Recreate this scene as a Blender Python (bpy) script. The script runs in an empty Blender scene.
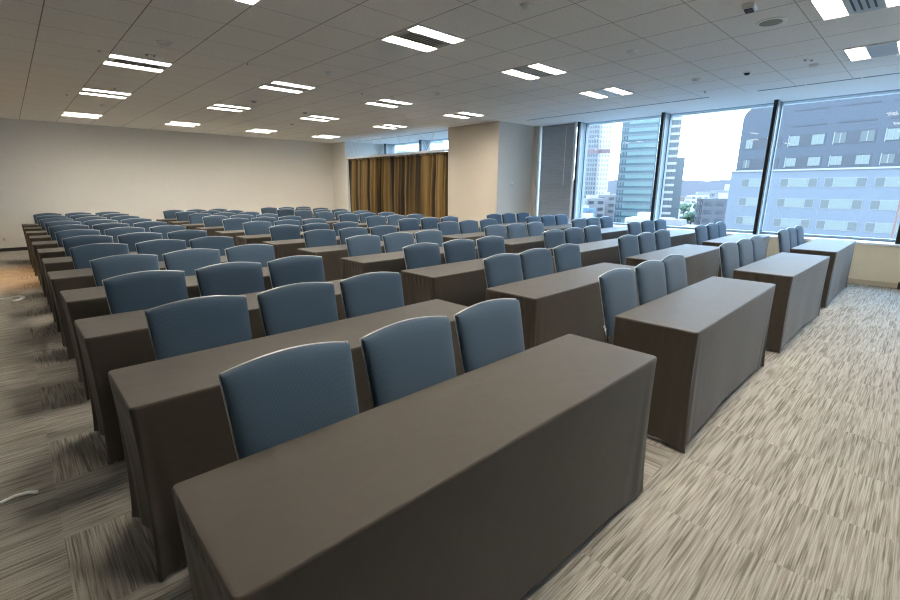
import bpy, math, random
from mathutils import Matrix, Vector

S = bpy.context.scene
COL = S.collection
random.seed(7)
PI = math.pi

# ------------------------------------------------------------------ helpers
class MB:
    """collects shapes for ONE mesh object"""
    def __init__(self):
        self.v = []; self.f = []; self.m = []; self.sm = []
    def add(self, vs, fs, mi=0, smooth=False):
        o = len(self.v)
        self.v += [tuple(p) for p in vs]
        for f in fs:
            self.f.append(tuple(i + o for i in f)); self.m.append(mi); self.sm.append(smooth)
        return self
    def box(self, x0, x1, y0, y1, z0, z1, mi=0):
        vs = [(x0,y0,z0),(x1,y0,z0),(x1,y1,z0),(x0,y1,z0),(x0,y0,z1),(x1,y0,z1),(x1,y1,z1),(x0,y1,z1)]
        fs = [(0,3,2,1),(4,5,6,7),(0,1,5,4),(1,2,6,5),(2,3,7,6),(3,0,4,7)]
        return self.add(vs, fs, mi)
    def obox(self, c, ax, ay, hx, hy, z0, z1, mi=0):
        """box on oriented plan axes"""
        vs = []
        for z in (z0, z1):
            for sx, sy in ((-1,-1),(1,-1),(1,1),(-1,1)):
                vs.append((c[0]+ax[0]*hx*sx+ay[0]*hy*sy, c[1]+ax[1]*hx*sx+ay[1]*hy*sy, z))
        return self.add(vs, [(0,3,2,1),(4,5,6,7),(0,1,5,4),(1,2,6,5),(2,3,7,6),(3,0,4,7)], mi)
    def tube(self, pts, r, n=8, mi=0, closed=False):
        pts = [Vector(p) for p in pts]; N = len(pts); rings = []
        up = None
        for i, p in enumerate(pts):
            if closed: t = pts[(i+1) % N] - pts[i-1]
            else: t = pts[min(i+1, N-1)] - pts[max(i-1, 0)]
            t.normalize()
            if up is None:
                up = Vector((0,0,1)) if abs(t.z) < .9 else Vector((0,1,0))
            a = (up - t*up.dot(t)).normalized(); up = a
            b = t.cross(a)
            rr = r[i] if isinstance(r, (list, tuple)) else r
            rings.append([p + a*(rr*math.cos(2*PI*k/n)) + b*(rr*math.sin(2*PI*k/n)) for k in range(n)])
        vs = [q for ring in rings for q in ring]; fs = []
        M = N if closed else N-1
        for i in range(M):
            for k in range(n):
                a0 = i*n+k; a1 = i*n+(k+1) % n; j = (i+1) % N
                fs.append((a0, a1, j*n+(k+1) % n, j*n+k))
        if not closed:
            fs.append(tuple(reversed(range(n)))); fs.append(tuple((N-1)*n+k for k in range(n)))
        return self.add(vs, fs, mi, True)
    def disc(self, c, r, z0, z1, n=20, mi=0, r1=None):
        r1 = r if r1 is None else r1
        vs = [(c[0]+r*math.cos(2*PI*k/n), c[1]+r*math.sin(2*PI*k/n), z0) for k in range(n)]
        vs += [(c[0]+r1*math.cos(2*PI*k/n), c[1]+r1*math.sin(2*PI*k/n), z1) for k in range(n)]
        fs = [(k, (k+1) % n, n+(k+1) % n, n+k) for k in range(n)]
        fs += [tuple(reversed(range(n))), tuple(range(n, 2*n))]
        return self.add(vs, fs, mi)
    def build(self, name, mats, parent=None):
        me = bpy.data.meshes.new(name)
        me.from_pydata(self.v, [], self.f); me.update()
        if not isinstance(mats, (list, tuple)): mats = [mats]
        for m in mats: me.materials.append(m)
        me.polygons.foreach_set('material_index', self.m)
        me.polygons.foreach_set('use_smooth', self.sm)
        o = bpy.data.objects.new(name, me); COL.objects.link(o)
        if parent: o.parent = parent
        return o

def bevel(o, w=.006, seg=2, angle=35):
    m = o.modifiers.new('bevel', 'BEVEL'); m.width = w; m.segments = seg
    m.limit_method = 'ANGLE'; m.angle_limit = math.radians(angle)
    return o

def empty(name, loc, rz=0):
    o = bpy.data.objects.new(name, None); COL.objects.link(o)
    o.location = loc; o.rotation_euler = (0, 0, rz); o.empty_display_size = .1
    return o

def tag(o, label=None, cat=None, group=None, kind=None):
    if label: o['label'] = label
    if cat: o['category'] = cat
    if group: o['group'] = group
    if kind: o['kind'] = kind
    return o

def struct(o):
    o['kind'] = 'structure'; return o

def copy_tree(o, parent=None):
    c = o.copy(); COL.objects.link(c); c.parent = parent
    for ch in [k for k in o.children]:
        copy_tree(ch, c)
    return c

# ------------------------------------------------------------------ materials
def srgb(r, g, b):
    f = lambda c: (c/255/12.92) if c/255 <= .04045 else ((c/255+.055)/1.055)**2.4
    return (f(r), f(g), f(b), 1)

def mat(name, col, rough=.6, metal=0, spec=.5, sheen=0, noise=None, bump=None, emit=None, es=1, creases=False):
    m = bpy.data.materials.new(name); m.use_nodes = True
    nt = m.node_tree; b = nt.nodes['Principled BSDF']
    b.inputs['Base Color'].default_value = col if len(col) == 4 else (*col, 1)
    b.inputs['Roughness'].default_value = rough
    b.inputs['Metallic'].default_value = metal
    b.inputs['Specular IOR Level'].default_value = spec
    if sheen:
        b.inputs['Sheen Weight'].default_value = sheen; b.inputs['Sheen Roughness'].default_value = .4
    tc = nt.nodes.new('ShaderNodeTexCoord')
    if noise:
        sc, amt = noise
        n = nt.nodes.new('ShaderNodeTexNoise'); n.inputs['Scale'].default_value = sc; n.inputs['Detail'].default_value = 4
        nt.links.new(tc.outputs['Object'], n.inputs['Vector'])
        mr = nt.nodes.new('ShaderNodeMapRange'); mr.inputs['From Min'].default_value = .3; mr.inputs['From Max'].default_value = .7
        mr.inputs['To Min'].default_value = 1-amt; mr.inputs['To Max'].default_value = 1+amt
        nt.links.new(n.outputs['Fac'], mr.inputs['Value'])
        mx = nt.nodes.new('ShaderNodeVectorMath'); mx.operation = 'SCALE'
        mx.inputs[0].default_value = col[:3]
        nt.links.new(mr.outputs[0], mx.inputs['Scale']); nt.links.new(mx.outputs[0], b.inputs['Base Color'])
    if bump:
        sc, st = bump
        n = nt.nodes.new('ShaderNodeTexNoise'); n.inputs['Scale'].default_value = sc; n.inputs['Detail'].default_value = 3
        nt.links.new(tc.outputs['Object'], n.inputs['Vector'])
        bp = nt.nodes.new('ShaderNodeBump'); bp.inputs['Strength'].default_value = st; bp.inputs['Distance'].default_value = .01
        nt.links.new(n.outputs['Fac'], bp.inputs['Height']); nt.links.new(bp.outputs[0], b.inputs['Normal'])
        if creases:                      # faint diagonal pull lines in the stretched cloth
            mp = nt.nodes.new('ShaderNodeMapping'); mp.inputs['Rotation'].default_value = (.6, .5, .7); mp.inputs['Scale'].default_value = (2.2, 3.4, 2.4)
            nt.links.new(tc.outputs['Object'], mp.inputs['Vector'])
            n2 = nt.nodes.new('ShaderNodeTexNoise'); n2.inputs['Scale'].default_value = 1.6; n2.inputs['Detail'].default_value = 2; n2.inputs['Distortion'].default_value = .6
            nt.links.new(mp.outputs[0], n2.inputs['Vector'])
            b2 = nt.nodes.new('ShaderNodeBump'); b2.inputs['Strength'].default_value = .22; b2.inputs['Distance'].default_value = .012
            nt.links.new(n2.outputs['Fac'], b2.inputs['Height']); nt.links.new(bp.outputs[0], b2.inputs['Normal'])
            nt.links.new(b2.outputs[0], b.inputs['Normal'])
    if emit:
        b.inputs['Emission Color'].default_value = (*emit[:3], 1); b.inputs['Emission Strength'].default_value = es
    return m

def math_node(nt, op, a, b=None):
    n = nt.nodes.new('ShaderNodeMath'); n.operation = op
    for i, x in enumerate((a, b)):
        if x is None: continue
        if isinstance(x, (int, float)): n.inputs[i].default_value = x
        else: nt.links.new(x, n.inputs[i])
    return n.outputs[0]

def ramp(nt, fac, stops):
    r = nt.nodes.new('ShaderNodeValToRGB'); nt.links.new(fac, r.inputs[0])
    e = r.color_ramp.elements
    while len(e) < len(stops): e.new(.5)
    for el, (p, c) in zip(e, stops): el.position = p; el.color = c
    return r.outputs[0]

CARPET_OX, CARPET_OY = -.06, 2.75
def carpet_material():
    m = bpy.data.materials.new('carpet_tiles'); m.use_nodes = True; nt = m.node_tree; L = nt.links
    b = nt.nodes['Principled BSDF']; b.inputs['Roughness'].default_value = .95; b.inputs['Specular IOR Level'].default_value = .15
    tc = nt.nodes.new('ShaderNodeTexCoord'); sp = nt.nodes.new('ShaderNodeSeparateXYZ'); L.new(tc.outputs['Object'], sp.inputs[0])
    x, y = sp.outputs[0], sp.outputs[1]
    cx = math_node(nt, 'FLOOR', math_node(nt, 'DIVIDE', math_node(nt, 'SUBTRACT', x, CARPET_OX), .5))
    cy = math_node(nt, 'FLOOR', math_node(nt, 'DIVIDE', math_node(nt, 'SUBTRACT', y, CARPET_OY), .5))
    # quarter-turned tiles: every other tile of one file of tiles in each aisle
    f0 = math_node(nt, 'COMPARE', cx, 0); nt.nodes[-1].inputs[2].default_value = .1
    f1 = math_node(nt, 'COMPARE', cx, 4); nt.nodes[-1].inputs[2].default_value = .1
    par = math_node(nt, 'FLOORED_MODULO', cy, 2)
    even = math_node(nt, 'SUBTRACT', 1, par)
    f1 = math_node(nt, 'MULTIPLY', f1, math_node(nt, 'GREATER_THAN', y, .6))
    mask = math_node(nt, 'MULTIPLY', math_node(nt, 'ADD', f0, f1), even)
    inv = math_node(nt, 'SUBTRACT', 1, mask)
    a = math_node(nt, 'ADD', math_node(nt, 'MULTIPLY', x, inv), math_node(nt, 'MULTIPLY', y, mask))
    c = math_node(nt, 'ADD', math_node(nt, 'MULTIPLY', y, inv), math_node(nt, 'MULTIPLY', x, mask))
    cv = nt.nodes.new('ShaderNodeCombineXYZ'); L.new(cx, cv.inputs[0]); L.new(cy, cv.inputs[1])
    wn = nt.nodes.new('ShaderNodeTexWhiteNoise'); wn.noise_dimensions = '2D'; L.new(cv.outputs[0], wn.inputs['Vector'])
    rnd = wn.outputs['Value']
    def streak(sa, sc, w, dist):
        v = nt.nodes.new('ShaderNodeCombineXYZ')
        L.new(math_node(nt, 'MULTIPLY', a, sa), v.inputs[0]); L.new(math_node(nt, 'MULTIPLY', c, sc), v.inputs[1])
        L.new(math_node(nt, 'MULTIPLY', rnd, w), v.inputs[2])
        n = nt.nodes.new('ShaderNodeTexNoise'); n.inputs['Scale'].default_value = 1; n.inputs['Detail'].default_value = 1.5
        n.inputs['Distortion'].default_value = dist
        L.new(v.outputs[0], n.inputs['Vector']); return n.outputs['Fac']
    s1 = streak(4.2, 75, 20, .0); s2 = streak(3.0, 210, 33, .0); s3 = streak(1.6, 18, 51, .0)
    def step(v, lo, hi):
        r = nt.nodes.new('ShaderNodeMapRange'); r.inputs['From Min'].default_value = lo; r.inputs['From Max'].default_value = hi
        L.new(v, r.inputs['Value']); return r.outputs[0]
    d1 = step(s1, .40, .50); d2 = step(s2, .42, .54); d3 = step(s3, .35, .65)
    mixv = math_node(nt, 'ADD', math_node(nt, 'ADD', math_node(nt, 'MULTIPLY', d1, .46), math_node(nt, 'MULTIPLY', d2, .44)), math_node(nt, 'MULTIPLY', d3, .10))
    col = ramp(nt, mixv, [(0, (.150, .134, .110, 1)), (.4, (.245, .227, .196, 1)), (.8, (.325, .306, .274, 1)), (1, (.39, .37, .335, 1))])
    fn = nt.nodes.new('ShaderNodeTexNoise'); fn.inputs['Scale'].default_value = 260; L.new(tc.outputs['Object'], fn.inputs['Vector'])
    br = math_node(nt, 'ADD', math_node(nt, 'MULTIPLY', fn.outputs['Fac'], 1.1), .45)
    tv = math_node(nt, 'ADD', math_node(nt, 'MULTIPLY', rnd, .07), .965)
    br = math_node(nt, 'MULTIPLY', br, tv)
    sc = nt.nodes.new('ShaderNodeVectorMath'); sc.operation = 'SCALE'; L.new(col, sc.inputs[0]); L.new(br, sc.inputs['Scale'])
    L.new(sc.outputs[0], b.inputs['Base Color'])
    bp = nt.nodes.new('ShaderNodeBump'); bp.inputs['Strength'].default_value = .3; bp.inputs['Distance'].default_value = .004
    L.new(mixv, bp.inputs['Height']); L.new(bp.outputs[0], b.inputs['Normal'])
    return m

def ceiling_material():
    m = bpy.data.materials.new('ceiling_tiles'); m.use_nodes = True; nt = m.node_tree; L = nt.links
    b = nt.nodes['Principled BSDF']; b.inputs['Roughness'].default_value = .9; b.inputs['Specular IOR Level'].default_value = .2
    tc = nt.nodes.new('ShaderNodeTexCoord'); sp = nt.nodes.new('ShaderNodeSeparateXYZ'); L.new(tc.outputs['Object'], sp.inputs[0])
    def line(v, o, p, w):
        q = math_node(nt, 'FLOORED_MODULO', math_node(nt, 'SUBTRACT', v, o), p)
        d = math_node(nt, 'MINIMUM', q, math_node(nt, 'SUBTRACT', p, q))
        return math_node(nt, 'LESS_THAN', d, w)
    lx = line(sp.outputs[0], .47, .615, .0045)
    ly = line(sp.outputs[1], 3.50, .615, .0035)
    inside = math_node(nt, 'LESS_THAN', sp.outputs[0], 8.4)
    ln = math_node(nt, 'MULTIPLY', math_node(nt, 'MAXIMUM', lx, math_node(nt, 'MULTIPLY', ly, .8)), inside)
    n = nt.nodes.new('ShaderNodeTexNoise'); n.inputs['Scale'].default_value = 90; n.inputs['Detail'].default_value = 5
    L.new(tc.outputs['Object'], n.inputs['Vector'])
    base = ramp(nt, n.outputs['Fac'], [(.3, (.80, .79, .75, 1)), (.5, (.88, .87, .83, 1)), (.7, (.92, .91, .87, 1))])
    mx = nt.nodes.new('ShaderNodeMix'); mx.data_type = 'RGBA'
    L.new(ln, mx.inputs[0]); L.new(base, mx.inputs[6]); mx.inputs[7].default_value = (.30, .30, .285, 1)
    L.new(mx.outputs[2], b.inputs['Base Color'])
    bp = nt.nodes.new('ShaderNodeBump'); bp.inputs['Strength'].default_value = .2; bp.inputs['Distance'].default_value = .003
    L.new(n.outputs['Fac'], bp.inputs['Height']); L.new(bp.outputs[0], b.inputs['Normal'])
    return m

def chair_fabric():
    m = bpy.data.materials.new('blue_woven_fabric'); m.use_nodes = True; nt = m.node_tree; L = nt.links
    b = nt.nodes['Principled BSDF']; b.inputs['Roughness'].default_value = .85; b.inputs['Specular IOR Level'].default_value = .25
    b.inputs['Sheen Weight'].default_value = .1; b.inputs['Sheen Roughness'].default_value = .5
    tc = nt.nodes.new('ShaderNodeTexCoord'); sp = nt.nodes.new('ShaderNodeSeparateXYZ'); L.new(tc.outputs['Object'], sp.inputs[0])
    x, z = sp.outputs[0], math_node(nt, 'ADD', sp.outputs[2], sp.outputs[1])
    k = 2*PI/.0085
    u = math_node(nt, 'SINE', math_node(nt, 'MULTIPLY', math_node(nt, 'ADD', x, z), k))
    w = math_node(nt, 'SINE', math_node(nt, 'MULTIPLY', math_node(nt, 'SUBTRACT', x, z), k))
    d = math_node(nt, 'MULTIPLY', u, w)
    f = math_node(nt, 'ADD', math_node(nt, 'MULTIPLY', d, .5), .5)
    col = ramp(nt, f, [(0, (.030, .054, .086, 1)), (.6, (.042, .075, .116, 1)), (1, (.080, .125, .175, 1))])
    L.new(col, b.inputs['Base Color'])
    bp = nt.nodes.new('ShaderNodeBump'); bp.inputs['Strength'].default_value = .15; bp.inputs['Distance'].default_value = .002
    L.new(f, bp.inputs['Height']); L.new(bp.outputs[0], b.inputs['Normal'])
    return m

def glass_material(name, tint=(.86, .93, .97), refl=1.0):
    m = bpy.data.materials.new(name); m.use_nodes = True; nt = m.node_tree; L = nt.links
    nt.nodes.remove(nt.nodes['Principled BSDF']); out = nt.nodes['Material Output']
    t = nt.nodes.new('ShaderNodeBsdfTransparent'); t.inputs[0].default_value = (*tint, 1)
    g = nt.nodes.new('ShaderNodeBsdfGlossy'); g.inputs['Roughness'].default_value = .0
    fr = nt.nodes.new('ShaderNodeFresnel'); fr.inputs['IOR'].default_value = 1.5
    geo = nt.nodes.new('ShaderNodeNewGeometry')
    fac = math_node(nt, 'MULTIPLY', math_node(nt, 'MULTIPLY', fr.outputs[0], refl), math_node(nt, 'SUBTRACT', 1, geo.outputs['Backfacing']))
    mx = nt.nodes.new('ShaderNodeMixShader'); L.new(fac, mx.inputs[0]); L.new(t.outputs[0], mx.inputs[1]); L.new(g.outputs[0], mx.inputs[2])
    L.new(mx.outputs[0], out.inputs[0])
    return m

def curtain_material():
    m = mat('mustard_fold_shaded_fabric', (.27, .165, .045), .75, sheen=.15); nt = m.node_tree; L = nt.links; b = nt.nodes['Principled BSDF']
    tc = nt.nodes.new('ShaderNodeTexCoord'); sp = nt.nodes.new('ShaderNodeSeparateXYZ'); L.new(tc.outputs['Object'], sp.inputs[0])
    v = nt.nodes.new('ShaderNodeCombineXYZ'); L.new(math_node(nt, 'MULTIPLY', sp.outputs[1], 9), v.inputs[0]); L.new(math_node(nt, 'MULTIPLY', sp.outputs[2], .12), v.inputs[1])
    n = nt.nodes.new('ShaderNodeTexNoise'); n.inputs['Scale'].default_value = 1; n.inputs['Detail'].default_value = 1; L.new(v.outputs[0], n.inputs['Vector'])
    L.new(ramp(nt, n.outputs['Fac'], [(.40, (.03, .02, .012, 1)), (.47, (.11, .068, .020, 1)), (.56, (.21, .13, .036, 1)), (.7, (.26, .17, .055, 1))]), b.inputs['Base Color'])  # dark streaks put the shade of the pleat valleys into the colour
    return m

WALLC = (.71, .69, .65)
M = dict(
    carpet=carpet_material(), ceiling=ceiling_material(), fabric=chair_fabric(),
    wall=mat('wall_vinyl', WALLC, .85, noise=(25, .02), bump=(300, .08), spec=.3),
    column=mat('wallpaper_warm_lit', (.64, .585, .51), .85, noise=(25, .02), bump=(300, .08), spec=.3),  # same wallpaper as the walls, with warm lamp light mixed into its colour
    white=mat('white_paint', (.82, .82, .80), .5),
    lowwall=mat('low_wall_paint', (.70, .64, .50), .7, noise=(8, .02)),
    base=mat('baseboard_brown', (.02, .016, .014), .6),
    basel=mat('baseboard_beige', (.50, .44, .33), .6),
    sill=mat('sill_white', (.84, .85, .85), .35),
    black=mat('black_gasket', (.008, .008, .01), .45),
    alu=mat('anodised_aluminium', (.26, .30, .33), .5, metal=.15),
    alul=mat('aluminium_bead', (.36, .40, .42), .45, metal=.1),
    cloth=mat('stretch_cloth', (.053, .044, .0345), .56, sheen=.12, noise=(30, .05), bump=(700, .10), spec=.38, creases=True),
    metal=mat('chromed_steel', (.72, .72, .72), .22, metal=1),
    edge=mat('polished_frame_edge', (.55, .55, .55), .3, metal=.6),
    dark=mat('dark_plastic', (.02, .02, .02), .5),
    wood=mat('laminate_tabletop', (.45, .36, .26), .5),
    grille=mat('lamp_centre_panel', (.40, .41, .40), .45, metal=.2),
    slot=mat('slot_black', (.012, .012, .014), .6),
    lampf=mat('lamp_frame_white', (.8, .8, .78), .5),
    curtain=curtain_material(),
    blind=mat('blind_slats', (.33, .33, .33), .5),
    wire=mat('hanger_wire', (.75, .76, .76), .4, metal=.4),
    cable=mat('white_cable', (.88, .88, .87), .4),
    outlet=mat('outlet_plate', (.70, .64, .62), .5),
    glass=glass_material('window_glass'),
)
LAMP_E = 37.0
M['lamp'] = mat('lamp_diffuser', (.9, .9, .88), .5, emit=(1, .905, .76), es=LAMP_E)
def louvred(m, e, p):
    # recessed louvred luminaire: gives off most light straight down
    nt = m.node_tree; b = nt.nodes['Principled BSDF']; g = nt.nodes.new('ShaderNodeNewGeometry')
    d = nt.nodes.new('ShaderNodeVectorMath'); d.operation = 'DOT_PRODUCT'
    nt.links.new(g.outputs['Normal'], d.inputs[0]); nt.links.new(g.outputs['Incoming'], d.inputs[1])
    v = math_node(nt, 'MULTIPLY', math_node(nt, 'POWER', math_node(nt, 'MAXIMUM', d.outputs['Value'], 0.0), p), e)
    nt.links.new(v, b.inputs['Emission Strength'])
louvred(M['lamp'], LAMP_E*1.45, 1.1)
M['tube'] = mat('lamp_tube', (.9, .9, .88), .5, emit=(1, .88, .72), es=2.5)

# ------------------------------------------------------------------ room shell
H = 2.86                       # ceiling
YB = 14.25                     # back wall
XW = 9.38                      # low wall under the windows
XG = 9.80                      # glass
XL, YF = -2.4, -4.6            # unseen side and rear walls
YC0, YC1 = 6.93, 8.56          # column
XC = 8.10
YP = 13.36                     # pier at the far corner

o = MB().box(XL, XW+.1, YF, YB, -.12, 0).build('floor', M['carpet']); struct(o)
o = MB().box(XL, 9.99, YF, YB+.2, H, H+.35).build('ceiling', M['ceiling']); struct(o)
o = MB().box(XL-.2, XG+.25, YB, YB+.2, -.12, H+.35).build('wall_back', M['wall']); struct(o)
o = MB().box(XL-.2, XL, YF-.2, YB, -.12, H+.35).build('wall_left', M['wall']); struct(o)
o = MB().box(XL, XG+.25, YF-.2, YF, -.12, H+.35).build('wall_rear', M['wall']); struct(o)
mb = MB(); mb.box(XW, XG+.15, YF, YC0, -.12, .605); mb.box(XW, XG+.15, YC1, YP, -.12, .605)
o = mb.build('wall_right', M['lowwall']); struct(o)
mb = MB(); mb.box(XW-.012, XW, YF, YC0, 0, .07)
struct(mb.build('baseboard_right', M['basel']))
struct(MB().box(XL, XC, YB-.012, YB, 0, .075).build('baseboard_back', M['base']))
mb = MB(); mb.box(XW-.025, XG-.03, YF, YC0, .605, .64); mb.box(XW-.025, XG-.03, YC1, YP, .605, .64)
struct(bevel(mb.build('trim_1', M['sill']), .004))
# column and corner pier
struct(MB().box(XC, XG+.1, YC0, YC1, 0, H).build('wall_column', M['column']))
struct(MB().box(XC, XG+.1, YP, YB, 0, H).build('wall_pier', M['wall']))
# upstand closing the room above the glass
struct(MB().box(XG+.12, XG+.25, YF, YB, H-.02, H+.35).build('trim_2', M['white']))

# ------------------------------------------------------------------ windows
MY = [.27 + 1.83*k for k in range(-3, 8)]      # mullion lines
n_win = 0
def window(y0, y1, mull=True):
    global n_win
    n_win += 1
    w = struct(empty('window_%d' % n_win, (XG, (y0+y1)/2, .64)))
    ox, oy, oz = XG, (y0+y1)/2, .64
    def loc(mb):
        mb.v = [(a-ox, b-oy, c-oz) for a, b, c in mb.v]; return mb
    loc(MB().box(XG-.004, XG+.004, y0+.03, y1-.02, .64, H+.1)).build('glass_pane', M['glass'], w)
    fr = MB()
    fr.box(XG-.05, XG+.06, y0, y1, .60, .68); fr.box(XG-.05, XG+.06, y0, y1, H-.005, H+.12)
    loc(fr).build('window_frame', M['alu'], w)
    if mull:
        loc(MB().box(9.44, 9.475, y0-.027, y0+.027, .64, H)).build('mullion_cap', M['black'], w)
        g = MB()
        g.box(9.475, XG+.05, y0-.024, y0+.024, .64, H)
        g.box(9.50, 9.56, y0-.034, y0+.034, .64, H, 1)
        g.box(9.66, 9.67, y0-.028, y0+.028, .64, H)
        g.box(9.72, 9.80, y0-.040, y0+.040, .64, H)
        loc(g).build('mullion', [M['alu'], M['alul']], w)
    return w
for a, b in zip(MY[:-1], MY[1:]):
    if a > 6.9 and b < 8.7: continue                 # behind the column
    b2 = min(b, YC0) if a < YC0 else b
    a2 = max(a, YF)
    if a > YC0 and a < YC1: a2 = YC1
    b2 = min(b2, YP)
    window(a2, b2, mull=(a2 == a))
window(MY[-1] if MY[-1] < YP else YP-.2, YP)

# frame posts at both sides of the blind
struct(MB().box(9.42, 9.47, 6.79, 6.825, .64, H).build('trim_3', M['white']))
struct(MB().box(9.40, 9.80, 6.83, 6.93, .64, H).build('trim_5', M['column']))
struct(MB().box(9.40, 9.45, 5.80, 5.835, .64, H).build('trim_4', M['white']))

# venetian blind
bl = empty('venetian_blind', (9.52, 6.32, .66))
tag(bl, 'lowered grey venetian blind beside the warm-lit column', 'blind')
mb = MB()
z = .70
while z < 2.80:
    y0, y1 = -.47, .455; prof = []
    for k in range(6):
        t = -1+2*k/5; a = math.radians(64)
        prof.append((-.030*t*math.cos(a)-.010*(1-t*t), .030*t*math.sin(a)))
    vs = [(px_, y, z-.66+pz_) for y in (y0, y1) for px_, pz_ in prof] + [(px_+.0012, y, z-.66+pz_) for y in (y0, y1) for px_, pz_ in prof]
    fs = [(k, k+1, 6+k+1, 6+k) for k in range(5)] + [(12+k, 18+k, 18+k+1, 12+k+1) for k in range(5)]
    mb.add(vs, fs)
    z += .050
mb.build('blind_slats', M['blind'], bl)
MB().box(-.02, .02, -.47, .455, 2.14, 2.195).build('head_rail', M['blind'], bl)
MB().box(-.014, .014, -.47, .455, .0, .025).build('bottom_rail', M['blind'], bl)
ch = MB()
for k in range(62):
    ch.disc((-.055 + .0*k, -.235), .005, 2.12-.021*k, 2.12-.021*k+.013, n=6)
ch.tube([(-.055, -.235, 2.13), (-.055, -.235, .82)], .0018, 5)
ch.build('pull_chain', M['white'], bl)

# ------------------------------------------------------------------ curtain in the recess
def curtain(y0, y1, label, ph, swag):
    root = empty('curtain', (8.2, (y0+y1)/2, 0))
    tag(root, label, 'curtain', None)
    L = y1-y0; n = int(L/.006); rows = 16; vs = []; fs = []
    rnd = random.Random(int(ph*10)); ps = []; p = 0
    for i in range(n+1):
        p += (2*PI*.006/.17)*(1+.45*math.sin(i*.055+ph)+.25*math.sin(i*.0215+2*ph)); ps.append(p)
    z0, z1 = .03, 2.315
    for j in range(rows+1):
        t = j/rows; z = z1+(z0-z1)*t
        for i in range(n+1):
            y = y0+L*i/n - (y0+y1)/2
            amp = .035+.035*min(1, t*2.2)
            x = .06 - 2*amp*abs(math.sin(ps[i]/2+.12*math.sin(3*t+i*.02)))**1.3 + .012*math.sin(ps[i]*2.1+ph)*t
            if swag:
                e_ = max(0, 1-min(i, n-i)*.006/.05); x = x*(1-e_)-.04*e_
            vs.append((x, y, z))
    W = n+1
    for j in range(rows):
        for i in range(n):
            fs.append((j*W+i, j*W+i+1, (j+1)*W+i+1, (j+1)*W+i))
    o = MB().add(vs, fs, 0, True).build('drape', M['curtain'], root)
    s = o.modifiers.new('thick', 'SOLIDIFY'); s.thickness = .003
    MB().box(-.02, .02, -L/2, L/2, 2.27, 2.315).build('heading_tape', M['curtain'], root)
    return root
curtain(YC1+.01, 11.022, 'mustard pleated curtain beside the warm-lit column', 1.3, .985)
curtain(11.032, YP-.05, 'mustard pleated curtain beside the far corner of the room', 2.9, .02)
rail = empty('curtain_rail', (8.12, 10.95, 2.35))
tag(rail, 'white rail above the mustard curtains, hung from the ceiling on wires', 'curtain rail')
bevel(MB().box(-.035, .06, YC1-10.95, YP-10.95, -.03, .015).build('rail', M['white'], rail), .004)
for yc, s in ((12.75, .30), (11.75, .0), (11.65, .28), (10.35, .32), (9.35, .3)):
    if s == 0: continue
    for sgn in (-1, 1):
        MB().tube([(0, yc-10.95, .015), (0, yc-10.95+sgn*s, H-2.35)], .005, 6).build('hanger_wire', M['wire'], rail)
MB().box(-.02, .03, YP-.045-10.95, YP-.005-10.95, -2.35, -.03).build('side_post', M['white'], rail)

# ------------------------------------------------------------------ ceiling fixtures
def make_lamp(slots):
    r = empty('ceiling_light', (0, 0, H))
    w, d = .308, .292
    f = MB()
    for x0, x1, y0, y1 in ((-w, w, -d, -d+.012), (-w, w, d-.012, d), (-w, -w+.012, -d, d), (w-.012, w, -d, d)):
        f.box(x0, x1, y0, y1, -.010, 0)
    f.build('frame', M['lampf'], r)
    for s in (-1, 1):
        y0, y1 = (d-.165, d-.012) if s > 0 else (-d+.012, -d+.165)
        p = MB().box(-w+.008, w-.008, y0, y1, -.003, -.0005).build('diffuser', M['lamp'], r)
        MB().tube([(-w+.08, (y0+y1)/2+.01, -.008), (w-.08, (y0+y1)/2+.01, -.008)], .005, 8).build('tube', M['tube'], p)
    MB().box(-w+.012, w-.012, -d+.174, d-.174, -.009, 0).build('centre_panel', M['grille'], r)
    for x0 in ((-.20, .03) if slots else ()):
        g = MB()
        for k in range(4):
            yy = -.07+.044*k
            g.box(x0-.03, x0+.19, yy, yy+.014, -.0115, -.009)
        g.build('air_slot', M['slot'], r)
    return r
lamp_protos = {True: make_lamp(True), False: make_lamp(False)}; lamp_used = {True: False, False: False}
LX = [1.39, 3.25, 5.09, 6.95]
LYS = [(12.48, 'line of lights along the back wall'), (9.38, 'second line of lights from the back wall'),
       (6.89, 'third line of lights from the back wall'), (3.80, 'fourth line of lights from the back wall'),
       (.66, 'line of lights nearest the camera')]
POS = ['leftmost', 'second from left', 'second from right', 'rightmost']
first = True
for j, (ly, d) in enumerate(LYS):
    for i, lx in enumerate(LX):
        sl_ = (i, j) in ((2, 4), (0, 2), (1, 3))
        o = copy_tree(lamp_protos[sl_]) if lamp_used[sl_] else lamp_protos[sl_]
        lamp_used[sl_] = True
        o.location = (lx, ly, H)
        tag(o, 'twin-strip ceiling light, %s in the %s' % (POS[i], d), 'ceiling light', 'twin-strip ceiling lights')
# slot diffusers in the ceiling along the windows
def slot(y0, y1, label):
    r = empty('air_diffuser', (8.44, (y0+y1)/2, H)); tag(r, label, 'air vent', 'slot vents along the windows')
    L = (y1-y0)/2-.008
    MB().box(-.012, .012, -L, L, -.002, .0).build('slot_opening', M['slot'], r)
    m = MB(); m.box(-.020, -.012, -L, L, -.004, 0); m.box(.012, .020, -L, L, -.004, 0)
    m.build('frame', M['grille'], r)
sl = [(.95, 1.55), (1.55, 2.14), (2.80, 3.40), (3.40, 4.01), (4.01, 4.62), (4.62, 5.23), (5.23, 5.84), (5.84, 6.45)]
sn = ['over the table nearest the low wall', 'just past the thick mullion by the front table', 'first after the gap in the slot line', 'second after the gap in the slot line',
      'third after the gap in the slot line', 'fourth after the gap in the slot line', 'fifth after the gap in the slot line', 'at the blind end of the slot line']
slot(.33, .95, 'dark slot vent in the ceiling, nearest the right edge')
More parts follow.
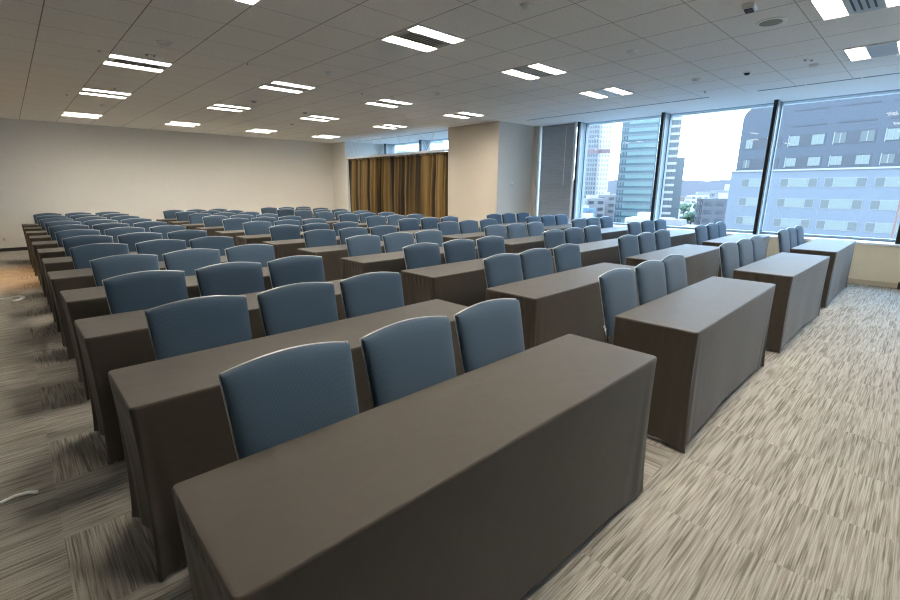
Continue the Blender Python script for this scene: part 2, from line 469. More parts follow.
slot(-.28, .33, 'dark slot vent in the ceiling beyond the right edge')
for (a, b), s in zip(sl, sn): slot(a, b, 'dark slot vent in the ceiling, ' + s)
slot(8.7, 13.2, 'long dark slot vent in the ceiling above the mustard curtains')

def detector(x, y, r, label, m='lampf', name='smoke_detector', cat='smoke detector'):
    t = empty(name, (x, y, H)); tag(t, label, cat)
    MB().disc((0, 0), r*.92, -.012, 0, 20, r1=r).build('mounting_plate', M['lampf'], t)
    MB().disc((0, 0), r*.45, -.032, -.012, 16, r1=r*.75).build('sensor', M[m], t)
detector(5.13, 2.54, .062, 'white round smoke detector between the front lights and the windows')
detector(6.96, 2.51, .062, 'white round smoke detector near the window slots')
detector(7.04, 1.93, .05, 'round ceiling sensor with a dark centre near the front windows', 'slot', 'ceiling_sensor', 'sensor')
detector(3.29, 2.55, .06, 'white round smoke detector nearest the camera above the first table column')
detector(3.26, 5.68, .05, 'pale flat ceiling disc between two twin lights, mid ceiling')
detector(5.10, 5.66, .05, 'pale flat ceiling disc above the third column of tables')
detector(1.42, 5.73, .075, 'white flat ceiling disc before the leftmost twin lights')
detector(7.18, 1.28, .055, 'white flat ceiling disc by the rightmost lights')
detector(1.53, 10.7, .06, 'small pale ceiling disc between the leftmost far lights')
detector(3.32, 8.34, .06, 'round ceiling disc left of the centre lights', 'grille')
def ring(x, y, r, label, dark):
    t = empty('ceiling_speaker', (x, y, H)); tag(t, label, 'speaker')
    MB().disc((0, 0), r*.96, -.008, 0, 28, r1=r).build('rim', M['lampf'], t)
    MB().disc((0, 0), r*.74, -.011, -.008, 24).build('grille', M[dark], t)
M['olive'] = mat('speaker_grille', (.26, .26, .17), .6)
ring(5.14, 1.28, .118, 'round ceiling speaker with a dark grille near the front right', 'olive')
ring(4.53, 8.91, .06, 'small round dark ceiling fitting before the centre far lights', 'slot')
ring(5.08, 10.65, .06, 'small round dark ceiling fitting near the back centre lights', 'slot')
t = empty('ceiling_sensor', (4.59, 1.31, H), .1); tag(t, 'small boxy ceiling sensor beside the round ceiling speaker', 'sensor')
bevel(MB().box(-.075, .075, -.045, .045, -.035, 0).build('housing', M['lampf'], t), .008)
MB().box(-.05, .05, -.03, .03, -.041, -.035).build('lens', M['slot'], t)
def sprinkler(x, y, label):
    t = empty('ceiling_sprinkler', (x, y, H)); tag(t, label, 'sprinkler')
    MB().disc((0, 0), .028, -.006, 0, 14).build('escutcheon', M['lampf'], t)
    MB().disc((0, 0), .010, -.022, -.006, 10).build('head', M['grille'], t)
for x, y, l in ((.98, 6.54, 'tiny ceiling sprinkler before the leftmost near lights'), (.96, 9.92, 'tiny ceiling sprinkler beside the leftmost middle lights'),
                (1.38, 6.34, 'paired tiny ceiling nozzle, one side, before the leftmost lights'), (1.45, 6.34, 'paired tiny ceiling nozzle, other side, before the leftmost lights'),
                (2.33, 5.95, 'tiny ceiling sprinkler between the two left light columns'), (1.43, 8.79, 'tiny ceiling sprinkler between the leftmost lights'),
                (7.92, 2.70, 'tiny ceiling sprinkler by the gap in the slot line'), (6.82, 1.30, 'tiny white nozzle next to the flat ceiling disc'),
                (6.88, 1.25, 'second tiny white nozzle next to the flat ceiling disc'), (4.27, 6.48, 'tiny ceiling sprinkler beside the centre lights')):
    sprinkler(x, y, l)

# ------------------------------------------------------------------ small things
t = empty('wall_outlet', (-.25, YB, .27)); tag(t, 'pale outlet plate low on the back wall', 'outlet')
bevel(MB().box(-.14, .14, -.010, 0, -.09, .09).build('plate', M['outlet'], t), .003)
for x in (-.045, .045): MB().box(x-.018, x+.018, -.013, -.010, -.03, .03).build('socket', M['grille'], t)
t = empty('wall_sensor', (8.60, YC0, 1.52)); tag(t, 'small white sensor on the window side of the column', 'sensor')
bevel(MB().box(-.03, .03, -.022, 0, -.05, .035).build('housing', M['white'], t), .008)
MB().box(-.012, .012, -.026, -.022, -.035, -.01).build('lens', M['slot'], t)
tag(MB().tube([(-.60, 2.42, .008), (-.45, 2.56, .008), (-.34, 2.66, .009), (-.26, 2.715, .009), (-.20, 2.735, .010), (-.155, 2.725, .010), (-.125, 2.70, .011)], .008, 8).build('cable', M['cable']),
    'short end of a white cable curling over the carpet near the front tables', 'cable')
tag(MB().tube([(-.75, 8.15, .01), (-.45, 8.12, .01), (-.22, 8.08, .01), (-.10, 8.12, .012), (-.055, 8.02, .012), (-.10, 7.88, .012), (-.17, 7.80, .012)], .014, 8).build('cable', M['cable']),
    'thick white cable with a hooked end on the far carpet', 'cable')
t = empty('floor_box', (9.30, .06, 0)); tag(t, 'small black box on the floor against the low wall', 'box')
bevel(MB().box(-.05, .05, -.12, .10, 0, .10).build('housing', M['dark'], t), .005)

# ------------------------------------------------------------------ covered tables
TW, TD, TH = 1.80, .454, .70
def cover_mesh(seed):
    rnd = random.Random(seed)
    hx, hy, rc = TW/2, TD/2, .016
    per = []                     # (x, y, nx, ny, side, dist to corner, s)
    def side(p0, p1, n, name):
        L = math.dist(p0, p1); N = 120 if L > 1 else 56
        for i in range(N):
            # denser near the corners
            u = i/N; t = u - .12*math.sin(2*PI*u)/1.0*(.9 if L > 1 else .5)
            x = p0[0]+(p1[0]-p0[0])*t; y = p0[1]+(p1[1]-p0[1])*t
            per.append((x, y, n[0], n[1], name, min(t, 1-t)*L, t*L, t))
    side((-hx, -hy), (hx, -hy), (0, -1), 'front'); side((hx, -hy), (hx, hy), (1, 0), 'end')
    side((hx, hy), (-hx, hy), (0, 1), 'back'); side((-hx, hy), (-hx, -hy), (-1, 0), 'end')
    ph = [rnd.uniform(0, 6.28) for _ in range(12)]
    amps = [rnd.uniform(.7, 1.3) for _ in range(8)]
    zs = [TH, TH-.003, TH-.010, TH-.022] + [TH-.022-(TH-.022)*(k/26) for k in range(1, 27)]
    P = len(per); vs = []; fs = []
    for j, z0 in enumerate(zs):
        t = (TH-z0)/TH
        for (x, y, nx, ny, sd, dc, s, u) in per:
            corner = math.exp(-(dc/.05)**2)
            dn = 0
            if j == 0: dn = -.006
            elif j == 1: dn = -.0015
            hem = .012
            if sd == 'front':
                dn += -.010*math.sin(PI*t)*math.sin(PI*u) - .012*t*math.sin(PI*u)
                dn += t*.0035*math.sin(s*9+ph[0])*math.sin(PI*u)
                dn += .013*t*math.exp(-dc/.06)*math.sin(2*PI*dc/.085*(1-.3*t)+ph[1])*amps[0]
                hem += .030*math.sin(PI*u)**.6
            elif sd == 'end':
                q = math.sin(PI*u)
                dn += -.020*math.sin(PI*t*.9)*q - .020*t*q
                dn += .0055*math.exp(-((t-.08)/.045)**2)*math.sin(2*PI*s/.055+ph[2])*q*amps[1]
                dn += .012*t*math.exp(-dc/.07)*math.sin(2*PI*dc/.075*(1-.25*t)+ph[3])*amps[2]
                dn += .005*t*math.sin(2*PI*s/.16+ph[4])*q
                hem += .028*q
            else:
                # open side behind, only a short drop where the chairs tuck in
                hem = .012 if dc < .09 else .56
                dn += .004*t*math.sin(s*11+ph[5])
            # rounded plan corners and a little flare at the feet
            flare = .030*t**4*corner
            z = z0
            if j > 0:
                z = z0 if j < 4 else (TH-.022) - (TH-.022-hem)*(j-3)/26
            cx_ = x + nx*dn; cy_ = y + ny*dn
            if dc < rc:
                k = (1-dc/rc)*rc*.42
                cx_ -= math.copysign(k, x); cy_ -= math.copysign(k, y)
            cx_ += math.copysign(flare*.5, x); cy_ += math.copysign(flare*.4, y)
            tx = 0
            # feet sit slightly inside: pull corners in towards the foot
            cx_ -= math.copysign(.012*t*corner, x)
            vs.append((cx_, cy_, z))
    for j in range(len(zs)-1):
        for i in range(P):
            k = (i+1) % P
            fs.append((j*P+i, (j+1)*P+i, (j+1)*P+k, j*P+k))
    # flat top as a grid with faint creases
    top = MB(); top.add(vs, fs, 0, True)
    o = len(top.v)
    top.f.append(tuple(range(P))); top.m.append(0); top.sm.append(False)
    return top
def make_table(seed):
    r = empty('conference_table', (0, 0, 0))
    c = cover_mesh(seed).build('table_cover', M['cloth'], r)
    bevel(MB().box(-.885, .885, -.215, .215, .665, .692).build('tabletop', M['wood'], r), .004)
    for s in (-1, 1):
        g = MB().tube([(s*.83, 0, .665), (s*.83, 0, .03)], .017, 10)
        g.tube([(s*.83, -.20, .664), (s*.83, .20, .664)], .012, 8)
        lg = g.build('leg', M['metal'], r)
        f = MB().tube([(s*.845, -.205, .016), (s*.845, .205, .016)], .016, 8)
        f.build('foot', M['metal'], lg)
    return r

# ------------------------------------------------------------------ chairs
def make_chair():
    r = empty('banquet_chair', (0, 0, 0))
    lean = math.tan(math.radians(12))
    def yb(z): return .22-(.87-z)*lean
    def hw(z): return .2235-.016*max(0, (.87-z)/.42)
    def top(u): # ogee arch: u in -1..1
        return .866+.027*(1-min(1, abs(u))**1.9)
    # cushioned back
    nu, nv = 22, 14; z0 = .49
    vs = []; fs = []
    def pt(u, v, face):
        zt = top(u)-.001; z = z0+(zt-z0)*v
        x = u*(hw(z)-.002)
        e = max(abs(u), abs(2*v-1))
        bul = (1-abs(u)**6)*(1-abs(2*v-1)**8)
        if face: y = yb(z)-.020-.026*bul**.5
        else: y = yb(z)+.006+.008*bul**.5
        return (x, y, z)
    for face in (1, 0):
        for j in range(nv+1):
            v = .5-.5*math.cos(PI*j/nv)
            for i in range(nu+1):
                u = math.sin(PI/2*(2*i/nu-1))
                vs.append(pt(u, v, face))
    W = nu+1; O = W*(nv+1)
    for j in range(nv):
        for i in range(nu):
            a = j*W+i
            fs.append((a, a+1, a+W+1, a+W)); fs.append((O+a, O+a+W, O+a+W+1, O+a+1))
    for i in range(nu):
        fs.append((i, O+i, O+i+1, i+1)); a = nv*W+i; fs.append((a, a+1, O+a+1, O+a))
    for j in range(nv):
        a = j*W; fs.append((a, a+W, O+a+W, O+a)); a = j*W+nu; fs.append((a, O+a, O+a+W, a+W))
    b = MB().add(vs, fs, 0, True).build('backrest', M['fabric'], r)
    # polished edging that runs up both sides and over the crown
    pts = []
    for k in range(9):
        z = .47+(.868-.47)*k/8; pts.append((-hw(z), yb(z)+.002, z))
    for k in range(1, 24):
        u = -1+2*k/24; z = top(u); pts.append((u*hw(.868), yb(z)+.002, z))
    for k in range(9):
        z = .868-(.868-.47)*k/8; pts.append((hw(z), yb(z)+.002, z))
    MB().tube(pts, .0030, 6).build('back_frame', M['edge'], r)
    # seat
    n = 12; vs = []; fs = []
    for face in (0, 1):
        for j in range(n+1):
            for i in range(n+1):
                u = math.sin(PI/2*(2*i/n-1)); v = math.sin(PI/2*(2*j/n-1))
                x = u*(.186+.010*(-v)); y = -.075+v*.195
                bul = (1-abs(u)**5)*(1-abs(v)**5)
                z = .425+.035*bul**.6 if face else .405
                vs.append((x, y, z))
    W = n+1; O = W*W
    for j in range(n):
        for i in range(n):
            a = j*W+i; fs.append((a, a+W, a+W+1, a+1)); fs.append((O+a, O+a+1, O+a+W+1, O+a+W))
    for i in range(n):
        fs.append((i, i+1, O+i+1, O+i)); a = n*W+i; fs.append((a, O+a, O+a+1, a+1))
    for j in range(n):
        a = j*W; fs.append((a, O+a, O+a+W, a+W)); a = j*W+n; fs.append((a, a+W, O+a+W, O+a))
    MB().add(vs, fs, 0, True).build('seat', M['fabric'], r)
    fr = MB(); fr.tube([(-.165, -.25, .393), (.165, -.25, .393), (.165, .115, .393), (-.165, .115, .393)], .012, 6, closed=True)
    fr.build('seat_frame', M['metal'], r)
    for s in (-1, 1):
        MB().tube([(s*.165, -.245, .39), (s*.168, -.255, .2), (s*.172, -.262, 0)], .0125, 8).build('leg', M['metal'], r)
        MB().tube([(s*.20, .20, 0), (s*.20, .15, .2), (s*.20, .118, .40), (s*.20, yb(.47)+.006, .47), (s*.20, yb(.55)+.008, .55)], .0125, 8).build('leg', M['metal'], r)
    return r

TABLES = {
('A',1):(1.073,.957,-.007),('A',2):(1.077,1.960,.004),('A',3):(1.057,2.976,.011),('A',4):(1.061,3.972,.013),('A',5):(1.044,5.003,.004),('A',6):(1.051,6.031,-.001),
('A',7):(1.052,7.044,-.001),('A',8):(1.036,8.057,0),('A',9):(1.038,9.074,0),('A',10):(1.025,10.091,0),('A',11):(1.022,11.107,0),('A',12):(1.015,12.122,0),
('B',1):(3.351,.960,.012),('B',2):(3.349,1.965,.006),('B',3):(3.343,2.980,-.001),('B',4):(3.336,4.007,-.007),('B',5):(3.334,5.013,-.008),('B',6):(3.319,6.034,-.010),
('B',7):(3.320,7.045,0),('B',8):(3.331,8.058,0),('B',9):(3.312,9.077,0),('B',10):(3.316,10.09,0),('B',11):(3.326,11.103,0),('B',12):(3.303,12.123,0),
('C',1):(5.624,.934,-.014),('C',2):(5.635,1.989,.012),('D',1):(7.919,.918,-.007),('D',2):(7.925,1.959,.009)}
for r_ in range(3, 13): TABLES[('C', r_)] = (5.632-.003*r_, .945+1.0162*(r_-1), random.uniform(-.006, .006))
for r_ in range(3, 7): TABLES[('D', r_)] = (7.925-.002*r_, .93+1.0162*(r_-1), random.uniform(-.006, .006))
ORD = ['front', 'second', 'third', 'fourth', 'fifth', 'sixth', 'seventh', 'eighth', 'ninth', 'tenth', 'eleventh', 'rearmost']
CN = {'A': 'leftmost column', 'B': 'second column', 'C': 'third column', 'D': 'column beside the windows'}
CT = {'A': 'tables in the leftmost column', 'B': 'tables in the second column', 'C': 'tables in the third column', 'D': 'tables in the window column'}
SEAT = ['left', 'middle', 'right']
OFFS = {('A',1):(-.475,.022,.518),('A',2):(-.487,.023,.513),('A',3):(-.487,.023,.513),('A',4):(-.46,.03,.53),('A',5):(-.475,.025,.515),
        ('B',1):(-.452,.07,.535),('B',2):(-.47,.02,.535),('B',3):(-.475,.045,.545),('C',1):(-.38,.11,.60),('C',2):(-.43,.07,.585),('D',1):(-.38,.12,.60),('D',2):(-.40,.11,.60),('D',3):(-.43,.07,.59)}
protos = [make_table(s) for s in (3, 11, 29, 47)]
used = [False]*4
chair0 = make_chair(); chair_used = False
jr = random.Random(5)
for (c, r_), (x, y, th) in sorted(TABLES.items()):
    k = (('ABCD'.index(c)*5 + r_) % 4)
    if not used[k]: t = protos[k]; used[k] = True
    else: t = copy_tree(protos[k])
    t.location = (x, y, 0); t.rotation_euler = (0, 0, th)
    row = ORD[r_-1] if not (c == 'D' and r_ == 6) else 'sixth and last'
    tag(t, 'table under a fitted dark brown cover, %s row, %s' % (row, CN[c]), 'table', CT[c])
    for q in range(3):
        if not chair_used: ch = chair0; chair_used = True
        else: ch = copy_tree(chair0)
        dx = OFFS.get((c, r_), (-.468, .027, .53))[q]+jr.uniform(-.006, .006); dy = .224+jr.uniform(-.008, .008)
        ch.location = (x+dx-dy*math.sin(th), y+dy+dx*math.sin(th), 0)
        ch.rotation_euler = (0, 0, th+math.radians(jr.uniform(-1.3, 1.3)))
        tag(ch, 'blue banquet chair, %s one of three, %s row, %s' % (SEAT[q], row, CN[c]), 'chair', 'blue chairs behind the covered tables')

# ------------------------------------------------------------------ city outside
exec_city = True
G0 = -46.0
def PD(az, d):
    a = math.radians(az); return (d*math.sin(a), d*math.cos(a))
C_ = dict(
    ground=mat('city_ground', (0.120, 0.130, 0.145), .9, noise=(.02, .15)),
    hill=mat('hazy_hill', (0.092, 0.089, 0.098), 1, noise=(.01, .1)),
    darkf=mat('slate_facade', (0.017, 0.021, 0.029), .7, noise=(.3, .05)),
    lightf=mat('pale_blue_facade', (0.052, 0.059, 0.071), .7, noise=(.3, .03)),
    recess=mat('recessed_wall', (0.014, 0.015, 0.020), .7),
    win=mat('office_glass', (0.015, 0.022, 0.024), .3),
    winl=mat('office_glass_pale', (0.045, 0.057, 0.053), .3),
    frame=mat('white_window_frame', (0.081, 0.083, 0.085), .5),
    t1=mat('tower_pale', (0.089, 0.088, 0.090), .6), t1b=mat('tower_windows', (0.019, 0.028, 0.036), .2),
    red=mat('tower_red_band', (0.077, 0.048, 0.050), .7),
    t2=mat('tower_glass', (0.016, 0.035, 0.045), .25, metal=.1), t2b=mat('tower_glass_light', (0.046, 0.077, 0.075), .3), t2c=mat('tower_spandrel', (0.032, 0.043, 0.050), .4),
    bw=mat('rooftop_white', (0.242, 0.217, 0.202), .8), bg=mat('rooftop_grey', (0.128, 0.119, 0.119), .8), bp=mat('rooftop_pink', (0.154, 0.099, 0.082), .8),
    bd=mat('rooftop_dark', (0.054, 0.052, 0.057), .8), bwin=mat('small_windows', (0.039, 0.043, 0.050), .3), bb=mat('rooftop_blue', (0.045, 0.087, 0.125), .6),
    leaf=mat('tree_green', (0.052, 0.082, 0.050), .9, noise=(.6, .3)), bark=mat('bark', (0.023, 0.015, 0.008), .9),
    pole=mat('rust_pipe', (0.070, 0.032, 0.022), .6),
)
struct(MB().box(10.4, 4200, -1500, 4200, G0-1, G0).build('ground_city', C_['ground']))
# ridge
vs = []; N = 80
for i in range(N+1):
    az = 40+50*i/N; x, y = PD(az, 2600)
    hh = 1.42+2600*(.0165+.0012*math.sin(i*.7)+.0006*math.sin(i*1.9)) if az < 76 else 1.42+2600*.014
    x2, y2 = PD(az, 3400)
    vs += [(x, y, G0), (x, y, hh), (x2, y2, G0)]
fs = []
for i in range(N):
    a = i*3; fs += [(a, a+3, a+4, a+1), (a+1, a+4, a+5, a+2)]
struct(MB().add(vs, fs).build('hills', C_['hill']))

# big office block across the street; local frame: s along the facade, d outwards
bx, by = 95.0, 25.552
sx, sy = (91.797-95.0), (6.282-25.552); Ls = math.hypot(sx, sy); sx /= Ls; sy /= Ls
ang = math.atan2(sy, sx)
blk = empty('office_block', (bx, by, 0), ang)
tag(blk, 'large office block across the street, slate above pale blue, with a rounded top corner', 'building')
ZT, ZD = 15.1, 4.55
# local: x = s, y positive = away to the left of s ; inside of building is +y or -y?
inw = 1 if (Vector((-sy, sx)).dot(Vector((1, 0))) > 0) else -1    # direction away from the camera
def lb(mb, s0, s1, d0, d1, z0, z1, mi=0):
    a, b = sorted((d0*inw, d1*inw)); return mb.box(s0, s1, a, b, z0, z1, mi)
# rounded left top corner, extruded slab
R_ = 2.0; prof = [(0, ZD)]
for k in range(9):
    a = PI-PI/2*k/8; prof.append((R_+R_*math.cos(a), ZT-R_+R_*math.sin(a)))
prof += [(70, ZT), (70, ZD)]
n = len(prof)
vs = [(s, 0, z) for s, z in prof] + [(s, inw*22, z) for s, z in prof]
fs = [tuple(range(n)), tuple(reversed(range(n, 2*n)))] + [(i, (i+1) % n, n+(i+1) % n, n+i) for i in range(n)]
MB().add(vs, fs).build('upper_facade', C_['darkf'], blk)
m = MB(); lb(m, -.6, 70, -.12, 22, G0, ZD-.15); m.build('lower_facade', C_['lightf'], blk)
m = MB(); lb(m, -.6, 70, -.3, 22, ZD-.15, ZD+.12); m.build('string_course', C_['bg'], blk)
# upper windows: recessed bays with two lights each
for b in range(-1, 9):
    s0 = 7.5+5.95*b; s1 = s0+4.9
    if b == -1: s0 = .95
    for z0, z1 in ((6.60, 8.30), (8.30+.0, 9.95)):
        if z0 > 8: z0, z1 = 8.15, 9.95
        else: z0, z1 = 4.95, 6.55
        f = MB(); lb(f, s0, s1, -.03, .0, z0, z1); g = f.build('window_bay', C_['recess'], blk)
        w = MB()
        for a, c in ((.06, 1.45), (3.1, 4.7)):
            if b == -1 and a > 3: continue
            if b == -1: a, c = .1, 1.2
            lb(w, s0+a, s0+c, -.07, -.03, z0+.15, z1-.15, 0)
            lb(w, s0+(a+c)/2-.06, s0+(a+c)/2+.06, -.12, -.07, z0+.15, z1-.15, 1)
        if b >= 0: lb(w, s0-.1, s0+.04, -.12, 0, z0-.05, z1, 1)
        w.build('window', [C_['winl'] if (b+int(z0)) % 3 else C_['win'], C_['frame']], g)
    if b >= 0:
        f = MB(); lb(f, s0+.1, s1-.3, -.06, 0, 11.2, 11.42); lb(f, s0+.1, s1-.3, -.06, 0, 13.6, 13.75); f.build('louvre', C_['recess'], blk)
# lower strip windows
for b in range(-1, 9):
    for fl in range(0, 9):
        z1 = 3.15-3.24*fl; z0 = z1-1.25
        s0 = 7.38+6.0*b; w3 = [(0, 1.0), (1.15, 3.75), (3.9, 4.98)]
        if b == -1: w3 = [(-.2, .9), (1.05, 3.4)]; s0 = 1.6
        fr = MB(); lb(fr, s0+w3[0][0]-.1, s0+w3[-1][1]+.1, -.17, -.12, z0-.1, z1+.1); g = fr.build('window', C_['frame'], blk)
        w = MB()
        for i, (a, c) in enumerate(w3): lb(w, s0+a, s0+c, -.21, -.17, z0, z1, i % 2)
        w.build('glazing', [C_['win'], C_['winl']], g)
m = MB(); lb(m, 14, 14.8, 1, 1.8, ZT, ZT+.5); lb(m, 18.3, 25, .5, 4, ZT, ZT+1.3); m.build('roof_plant', C_['bw'], blk)
px, py = PD(88.25, 24)
tag(MB().tube([(19.5, .72, -14), (19.5, .72, 1.42)], .035, 8).build('downpipe', C_['pole']), 'thin rust coloured pole outside the rightmost window', 'pole')

def tower(name, label, az0, az1, d, ztop, body, build, rot=0):
    """tower whose camera-side face spans az0..az1"""
    p0 = Vector(PD(az0, d)); p1 = Vector(PD(az1, d*(1+rot)))
    w = (p1-p0).length; a = math.atan2(p1.y-p0.y, p1.x-p0.x)
    r = empty(name, (p0.x, p0.y, 0), a); tag(r, label, 'building')
    # face along +x, outward side = -y' when the camera is to the right of the travel direction
    side = 1 if (Vector((-math.sin(a), math.cos(a))).dot(p0) > 0) else -1
    build(r, w, side); return r
def t_pale(r, w, sd):
    def b_(mb, x0, x1, d0, d1, z0, z1, mi=0):
        a, b = sorted((d0*sd, d1*sd)); mb.box(x0, x1, a, b, z0, z1, mi)
    m = MB(); b_(m, 0, w*.56, 0, 14, G0, 70); m.build('wall', C_['t1'], r)
    m = MB(); b_(m, w*.56, w, 2, 14, G0, 70); m.build('wing', C_['bw'], r)
    g = MB(); z = -20
    while z < 68:
        for k in range(6): b_(g, w*(.03+.088*k), w*(.03+.088*k+.058), -.15, 0, z, z+1.9)
        for k in range(4): b_(g, w*(.60+.10*k), w*(.60+.10*k+.05), 1.85, 2, z, z+1.6, 1)
        z += 3.0
    g.build('glazing', [C_['t1b'], C_['bg']], r)
    m = MB(); b_(m, 0, w*.56, -.3, 0, 24.5, 27); b_(m, w*.56, w, 1.7, 2, 24.5, 27); m.build('string_course', C_['red'], r)
tower('tower_block', 'pale high-rise with a grid of small windows and a reddish band', 59.3, 62.35, 330, 70, None, t_pale)
def t_glass(r, w, sd):
    def b_(mb, x0, x1, d0, d1, z0, z1, mi=0):
        a, b = sorted((d0*sd, d1*sd)); mb.box(x0, x1, a, b, z0, z1, mi)
    m = MB(); b_(m, 0, w, 0, 16, G0, 48); m.build('wall', C_['t2'], r)
    g = MB(); z = -14
    while z < 47:
        b_(g, w*.20, w*.97, -.12, 0, z, z+1.35, 0)
        b_(g, w*.0, w*.97, -.2, 0, z+1.35, z+2.0, 1)
        b_(g, w*.04, w*.09, -.2, 0, z+.1, z+1.3, 1)
        b_(g, w*.12, w*.17, -.2, 0, z+.1, z+1.3, 1)
        z += 2.75
    g.build('glazing', [C_['t2b'], C_['t2c']], r)
    # return face on the window side
    g = MB(); z = -14
    while z < 47:
        b_(g, w, w+.15, .5, 15.5, z+1.35, z+2.0, 1); b_(g, w, w+.15, 1, 15, z, z+1.2, 0); z += 2.75
    g.build('side_glazing', [C_['t2c'], C_['bw']], r)
tower('glass_tower', 'tall blue-green glass tower with pale horizontal bands', 63.35, 67.2, 190, 48, None, t_glass, rot=-.02)
def t_slim(r, w, sd):
    def b_(mb, x0, x1, d0, d1, z0, z1, mi=0):
        a, b = sorted((d0*sd, d1*sd)); mb.box(x0, x1, a, b, z0, z1, mi)
    m = MB(); b_(m, 0, w*.72, 0, 12, G0, 44); b_(m, w*.72, w, 1, 12, G0, 13.5); m.build('wall', C_['t2c'], r)
    g = MB(); z = -14
    while z < 43:
        b_(g, .3, w*.70, -.15, 0, z, z+.95); z += 2.75
    g.build('glazing', C_['bw'], r)
tower('tower_block', 'slim blue-grey tower with white bands beside the thick mullion', 67.4, 70.1, 205, 44, None, t_slim)
def t_rec(r, w, sd):
    def b_(mb, x0, x1, d0, d1, z0, z1, mi=0):
        a, b = sorted((d0*sd, d1*sd)); mb.box(x0, x1, a, b, z0, z1, mi)
    m = MB(); b_(m, 0, w, 0, 16, G0, 30); m.build('wall', C_['bw'], r)
    g = MB(); z = -10
    while z < 28: b_(g, .5, w-.5, -.15, 0, z, z+1.2); z += 3.2
    g.build('glazing', C_['t2b'], r)
tower('tower_block', 'pale building seen over the mustard curtains', 37.0, 43.0, 120, 30, None, t_rec)

# low rooftops
rb = random.Random(21)
def lowrise(az, d, wdt, ztop, m, label, grp=None):
    x, y = PD(az, d); a = math.radians(rb.choice([0, 12, -14, 25])-az)
    r = empty('city_building', (x, y, G0), a); tag(r, label, 'building', grp)
    hh = ztop-G0; dp = wdt*.8
    w = MB().box(-wdt/2, wdt/2, 0, dp, 0, hh); w.build('wall', m, r)
    t = MB(); q = rb.uniform(.15, .3)
    t.box(-wdt*q, wdt*q*.6, dp*.2, dp*.7, hh, hh+wdt*.13); t.build('roof_hut', C_['bw'] if rb.random() < .7 else C_['bg'], r)
    g = MB(); n = max(2, int(wdt/4.2)); z = hh-2.6
    while z > max(1, hh-16):
        for k in range(n):
            x0 = -wdt/2+wdt*(k+.2)/n; g.box(x0, x0+wdt*.55/n, -.15, 0, z, z+1.4)
            y0 = dp*(k+.2)/n
            g.box(-wdt/2-.15, -wdt/2, y0, y0+dp*.5/n, z, z+1.4)
        z -= 3.2
    g.build('glazing', C_['bwin'], r)
mats_ = [C_['bw'], C_['bw'], C_['bg'], C_['bw'], C_['bg'], C_['bp']]
GL = 'pale low-rise block among the rooftops below the windows'
placed = []
def free(x, y, rad):
    if any(math.hypot(x-a, y-b) < rad+c for a, b, c in placed): return False
    placed.append((x, y, rad)); return True
for az, d, wd in ((74.6, 225, 22), (75.9, 262, 22), (61.2, 250, 12), (62.4, 262, 11), (59.6, 207, 11), (59.9, 233, 10), (72.6, 440, 26),
                  (60.8, 340, 30), (65.2, 200, 24), (68.7, 212, 18), (71.9, 256, 24)):
    x, y = PD(az, d); placed.append((x, y, wd))
n_ = 0; tries = 0
while n_ < 90 and tries < 4000:
    tries += 1
    d = 115+rb.random()**1.3*1000; az = rb.uniform(57.5, 76.5)
    if 70.3 < az < 75 and d < 310: continue
    if az > 73.9 and d < 160: continue
    wd = rb.uniform(10, 17)*(1+d/1000)
    x, y = PD(az, d+wd*.4)
    if not free(x, y, wd*.70): continue
    el = -(.088-.074*min(1, ((d-100)/700)**.5))
    top = 1.42 + d*el + rb.uniform(-2.5, 2.5)
    lowrise(az, d, wd, max(top, G0+6), mats_[n_ % 6], GL, 'low-rise blocks below the windows'); n_ += 1
lowrise(74.6, 210, 17, -2.2, C_['bd'], 'dark grey mid-rise beside the big office block')
lowrise(75.9, 235, 20, 1.0, C_['bg'], 'grey mid-rise with a stepped top behind the dark one')
lowrise(61.2, 240, 10, -3.2, C_['bg'], 'lilac-grey mid-rise below the pale high-rise')
lowrise(62.4, 250, 9, -1.5, C_['bg'], 'slender grey mid-rise left of the glass tower')
lowrise(59.6, 200, 9, -10.5, C_['bp'], 'reddish low block by the left end of the skyline')
lowrise(59.9, 228, 8, -7.5, C_['bb'], 'block with a bright blue roof below the pale high-rise')
lowrise(72.6, 420, 22, -3.5, C_['bw'], 'white block just behind the green trees')

def tree(az, d, ztop, rad, label):
    x, y = PD(az, d); r = empty('tree', (x, y, G0)); tag(r, label, 'tree', 'green trees among the rooftops')
    hh = ztop-G0
    MB().tube([(0, 0, 0), (0, 0, hh-rad)], rad*.1, 6).build('trunk', C_['bark'], r)
    m = MB(); q = random.Random(int(az*100))
    for k in range(30):
        cx, cy, cz = q.gauss(0, rad*.5), q.gauss(0, rad*.5), hh-rad+q.gauss(0, rad*.3)
        rr = rad*q.uniform(.35, .6); vs = []; fs = []
        for a in range(5):
            for b in range(8):
                th = PI*(a+.5)/5; ph = 2*PI*b/8; s = rr*q.uniform(.8, 1.15)
                vs.append((cx+s*math.sin(th)*math.cos(ph), cy+s*math.sin(th)*math.sin(ph), cz+s*math.cos(th)))
        for a in range(4):
            for b in range(8): fs.append((a*8+b, (a+1)*8+b, (a+1)*8+(b+1) % 8, a*8+(b+1) % 8))
        fs += [tuple(range(8)), tuple(reversed(range(32, 40)))]
        m.add(vs, fs)
    m.build('crown', C_['leaf'], r)
for az, d, zt, rad, l in ((70.6, 262, -5.5, 2.3, 'green tree, leftmost of the clump by the slim tower'), (72.15, 262, -4.6, 2.5, 'tallest green tree in the clump'),
                          (73.1, 275, -5.4, 2.5, 'green tree at the right of the clump'), (71.4, 232, -8.0, 2.6, 'green tree in front of the clump, lower')):
    tree(az, d, zt, rad*.9, l)

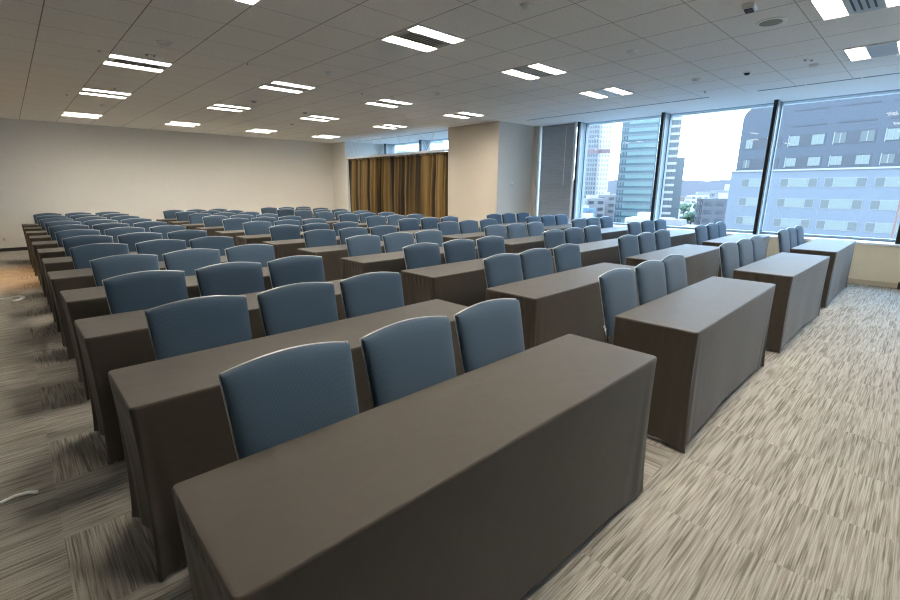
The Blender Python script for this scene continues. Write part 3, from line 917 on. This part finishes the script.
# ------------------------------------------------------------------ world, sun, added warm lamp
w = bpy.data.worlds.new('sky'); S.world = w; w.use_nodes = True; nt = w.node_tree
bg = nt.nodes['Background']
tc = nt.nodes.new('ShaderNodeTexCoord'); sp = nt.nodes.new('ShaderNodeSeparateXYZ'); nt.links.new(tc.outputs['Generated'], sp.inputs[0])
col = ramp(nt, sp.outputs[2], [(0.0, (.80, .90, 1, 1)), (.12, (.72, .86, 1, 1)), (.5, (.50, .72, 1, 1))])
nt.links.new(col, bg.inputs[0]); bg.inputs[1].default_value = 6.5
sun = bpy.data.lights.new('sun', 'SUN'); sun.energy = 2.2; sun.angle = math.radians(8); sun.color = (.93, .97, 1)
so = bpy.data.objects.new('sun', sun); COL.objects.link(so)
so.rotation_euler = Vector((.72, .35, -.60)).to_track_quat('-Z', 'Y').to_euler()
sd = bpy.data.lights.new('added_warm_beam', 'SPOT'); sd.energy = 200; sd.color = (1, .55, .22); sd.spot_size = math.radians(70); sd.spot_blend = .8; sd.shadow_soft_size = .06  # unseen warm lamp, added to tint the far left carpet orange
do = bpy.data.objects.new('added_warm_beam', sd); COL.objects.link(do); do.location = (-.95, 10.0, 2.80)
t = empty('added_downlight', (-.95, 10.0, H)); tag(t, 'added warm lamp out of view, tinting the far left carpet', 'ceiling light')
MB().disc((0, 0), .07, -.008, 0, 20, r1=.075).build('rim', M['lampf'], t)

# ------------------------------------------------------------------ camera
cd = bpy.data.cameras.new('camera'); cam = bpy.data.objects.new('camera', cd); COL.objects.link(cam)
cd.sensor_width = 36; cd.sensor_fit = 'HORIZONTAL'; cd.lens = 452.37/900*36; cd.clip_end = 6000; cd.clip_start = .05
Rv, Uv, Fv = Vector((0.7233637, -0.6904568, 0.0037916)), Vector((0.1629324, 0.1760289, 0.9708073)), Vector((0.6709679, 0.7016290, -0.2398307))
m4 = Matrix(((Rv.x, Uv.x, -Fv.x, 0), (Rv.y, Uv.y, -Fv.y, 0), (Rv.z, Uv.z, -Fv.z, 1.4191), (0, 0, 0, 1)))
cam.matrix_world = m4
S.camera = cam
S.view_settings.view_transform = 'Standard'; S.view_settings.look = 'None'
S.view_settings.exposure = 1.0; S.view_settings.gamma = 1; S.view_settings.use_curve_mapping = False
S.cycles.max_bounces = 10; S.cycles.diffuse_bounces = 6; S.cycles.glossy_bounces = 4; S.cycles.transparent_max_bounces = 12
S.cycles.sample_clamp_indirect = 6
S.cycles.use_denoising = True; S.cycles.filter_width = 1.2
